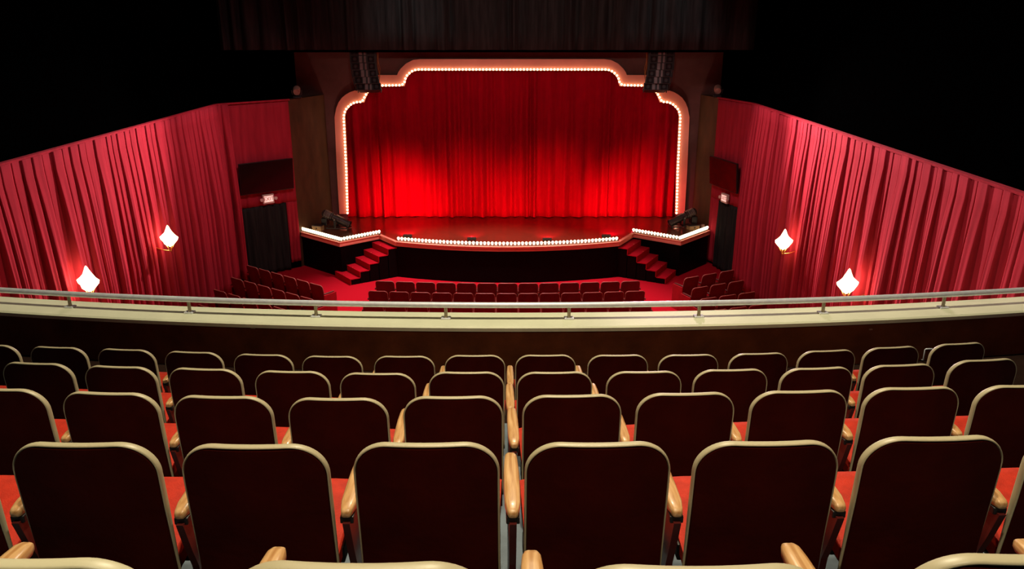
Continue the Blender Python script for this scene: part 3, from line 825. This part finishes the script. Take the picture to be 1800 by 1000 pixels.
# moving heads on top of the pilasters
def moving_head(label, x, y, yaw):
    t = thing('moving_head', label, 'stage light', (x, y, TOPZ), yaw, 'stage lights on the side panels')
    obj('base', boxm((-.12, -.11, 0), (.12, .11, .06), .015), M['blackmetal'], t)
    bm = bmesh.new()
    for sx in (-1, 1):
        sweep(bm, [(sx*.06, 0, .06), (sx*.13, 0, .12), (sx*.145, 0, .24)], [(-.012, -.03), (.012, -.03), (.012, .03), (-.012, .03)], ups=[Vector((0, 1, 0))]*3)
    obj('yoke', bm, M['gear'], t)
    bm = bmesh.new(); lathe(bm, [(0, -.12), (.07, -.12), (.105, -.07), (.11, .05), (.095, .15), (.085, .15), (.08, .13), (0, .13)], 16, Matrix.Translation((0, 0, .24)) @ Matrix.Rotation(math.radians(112), 4, 'X'))
    obj('head', bm, M['tan'], t, auto=35)
moving_head('small yoke-mounted stage light on top of the left brown panel', -6.30, 23.75, .2)
moving_head('small yoke-mounted stage light on top of the right brown panel', 6.12, 24.15, -.2)

# ------------------------------------------------------------------ stalls seats
def make_stall():
    t = thing('stalls_seat', 'x', 'seat')
    H = .90
    bm = bmesh.new(); solid_back(bm, .475, .34, H, .075, -.008, .022, .02, .19, .004, .004)
    obj('backrest', bm, M['stallshell'], t, auto=35)
    pts = outline(.475, .42, H, .075, .007, .02, .19, 6, 8)
    bm = bmesh.new(); tube(bm, pts, .011, 6); obj('rim', bm, M['stallrim'], t, smooth=True)
    obj('seat_cushion', cushion_bm(.42, .10, .46, .42, .45, .07), M['redvinyl'], t, auto=50)
    add_stall_arm(t, -.258)
    return t
def add_stall_arm(t, x):
    bm = armrest_bm(); bmesh.ops.translate(bm, verts=bm.verts, vec=(x, -.01, .07)); obj('armrest', bm, M['standard'], t, smooth=True)
    bm = bmesh.new(); box(bm, (x-.012, .04, .0), (x+.012, .30, .60), .008); box(bm, (x-.03, .02, 0), (x+.03, .34, .025), .006)
    obj('standard', bm, M['standard'], t)
SZ = .90
stall = make_stall(); first = True
def put_stall(x, y, ang, label, last=False, z=0.0):
    global first
    if first: s = stall; first = False
    else: s = dup(stall)
    s.location = (x, y, z); s.rotation_euler = (0, 0, ang); s['label'] = label; s['category'] = 'seat'; s['group'] = 'stalls seats'
    if last:
        add_stall_arm(s, .258)
    return s
def end_panel(s, x):
    bm = bmesh.new(); box(bm, (x-.03, .02, .0), (x+.0, .42, .66), .012)
    obj('end_panel', bm, M['stallend'], s)
SN = ['front row', 'second row', 'third row', 'fourth row']
# centre block
for r, (xl, xr, yc, ye) in enumerate(((658, 1127, 498.5, 494), (645, 1136, 516.5, 511.5), (635, 1148, 536.5, 531.5))):
    A = at_z(xl, ye, SZ); B = at_z(xr, ye, SZ); C = at_z(900, yc, SZ)
    n = 13
    for i in range(n):
        t = (i+.5)/n; x = A.x + (B.x-A.x)*t; k = (2*t-1)**2
        y = C.y + ((A.y+B.y)/2 - C.y)*k; slope = ((A.y+B.y)/2-C.y)*2*(2*t-1)*2/(B.x-A.x)
        s = put_stall(x, y, math.atan(slope), 'dark red seat, %s from the left in the %s of the centre stalls' % (ORD[i], SN[r]), i == n-1)
def side_block(rows, side, n):
    for r, (a, b) in enumerate(rows):
        A, B = Vector(a), Vector(b); ang = math.atan2(B.y-A.y, B.x-A.x)
        for i in range(n[r]):
            p = A + (B-A)*((i+.5)/n[r])
            s = put_stall(p.x, p.y, ang, 'dark red seat, %s from the left in the %s of the %s stalls' % (ORD[i], SN[r], side), i == n[r]-1)
            if side == 'left' and i == n[r]-1: end_panel(s, .30)
            if side == 'right' and i == 0: end_panel(s, -.27)
side_block([((-7.2, 20.42), (-4.72, 18.6)), ((-7.28, 19.37), (-4.68, 17.58)), ((-7.38, 18.4), (-4.66, 16.55)), ((-7.35, 17.3), (-4.7, 15.55))], 'left', [6, 6, 6, 6])
side_block([((4.38, 19.2), (5.95, 20.0)), ((4.42, 18.4), (5.95, 19.1)), ((4.42, 17.6), (5.97, 18.2)), ((4.45, 16.8), (5.97, 17.3))], 'right', [3, 3, 3, 3])

# ------------------------------------------------------------------ lights
def aim(o, target):
    d = Vector(target) - o.location; o.rotation_euler = d.to_track_quat('-Z', 'Y').to_euler()
def spot(name, loc, target, power, col, angle=60, blend=.5, radius=.1):
    l = bpy.data.lights.new(name, 'SPOT'); l.energy = power; l.color = col; l.spot_size = math.radians(angle); l.spot_blend = blend; l.shadow_soft_size = radius
    o = bpy.data.objects.new(name, l); COL.objects.link(o); o.location = loc; aim(o, target); return o
WARM = (1, .86, .60)
spot('balcony_downlight', (.2, 6.4, 11.6), (.2, 5.6, 4.5), 2000, WARM, 120, .5, .06)
spot('balcony_downlight', (0, .6, 11.4), (0, 2.2, 5), 900, WARM, 58, .6, .12)
spot('rear_balcony_fill', (0, -1.6, 10.2), (.6, 7.2, 4.2), 520, (1, .76, .48), 50, 1, .2)  # added unseen lamp, brightens the balcony front from behind
# lamps near the stage washing back along the side curtains
PINK = (1, .70, .70)
spot('unseen_curtain_wash', (-4.6, 22.4, 6.6), (WL, 9.5, 2.2), 8000, PINK, 54, 1, .1)
spot('unseen_curtain_wash', (4.0, 22.6, 6.6), (WR, 8.5, 2.2), 12000, PINK, 54, 1, .1)
spot('unseen_curtain_wash', (-2.0, 15.0, 11.5), (WL, 16.5, 3.2), 600, PINK, 100, .7, .1)
spot('unseen_curtain_wash', (1.2, 15.0, 11.5), (WR, 15, 3.2), 900, PINK, 100, .7, .1)
spot('stalls_downlight', (-.7, 20.6, 11.4), (-.7, 18.8, 0), 9000, (1, .64, .62), 62, .6, .2)
spot('unseen_curtain_wash', (-4.4, 22.7, 7.6), (WL, 18.6, 2.0), 900, PINK, 60, 1, .1)  # this pair is added, for more grazing light on the folds near the stage
spot('unseen_curtain_wash', (3.4, 22.7, 7.6), (WR, 18.6, 2.0), 1000, PINK, 60, 1, .1)
# softer unseen fill lamps, added to lift the curtains beside the stage
spot('unseen_curtain_wash', (-1.5, 15.0, 10.5), (-7.2, 21.6, 2.8), 900, PINK, 46, .9, .2)
spot('unseen_curtain_wash', (0.2, 15.0, 10.5), (6.4, 22.2, 2.8), 900, PINK, 46, .9, .2)
# unseen lamp added on the house side to brighten the frame and wall
spot('frame_fill', (0, 4.0, 8.7), (0, 24.9, 7.4), 2900, (1, .74, .64), 36, 1, .3)
# red stage wash from the floor lights
for k, p in enumerate(wash):
    tx = (-3.6, -1.3, 1.2, 3.9)[k]
    spot('red_wash', p, (tx, 25.4, 1.35), (880, 560, 600, 760)[k], (1, .002, .075), 82, 1.0, .05)
for sx in (-1, 1):
    spot('wall_fill', (sx*5.1, 23.5, 1.4), (sx*5.3, 25, 6.0), 110, (1, .66, .58), 46, .9, .1)  # unseen uplights added to brighten the wall around the frame
# dim light on the border curtain
spot('border_light', (-3.2, 20.0, 10.0), (-2.9, 23, 7.0), 110, (.9, 1, 1), 42, .9, .2)
spot('border_light', (5.0, 20.0, 10.0), (4.4, 23, 7.0), 110, (.9, 1, 1), 42, .9, .2)
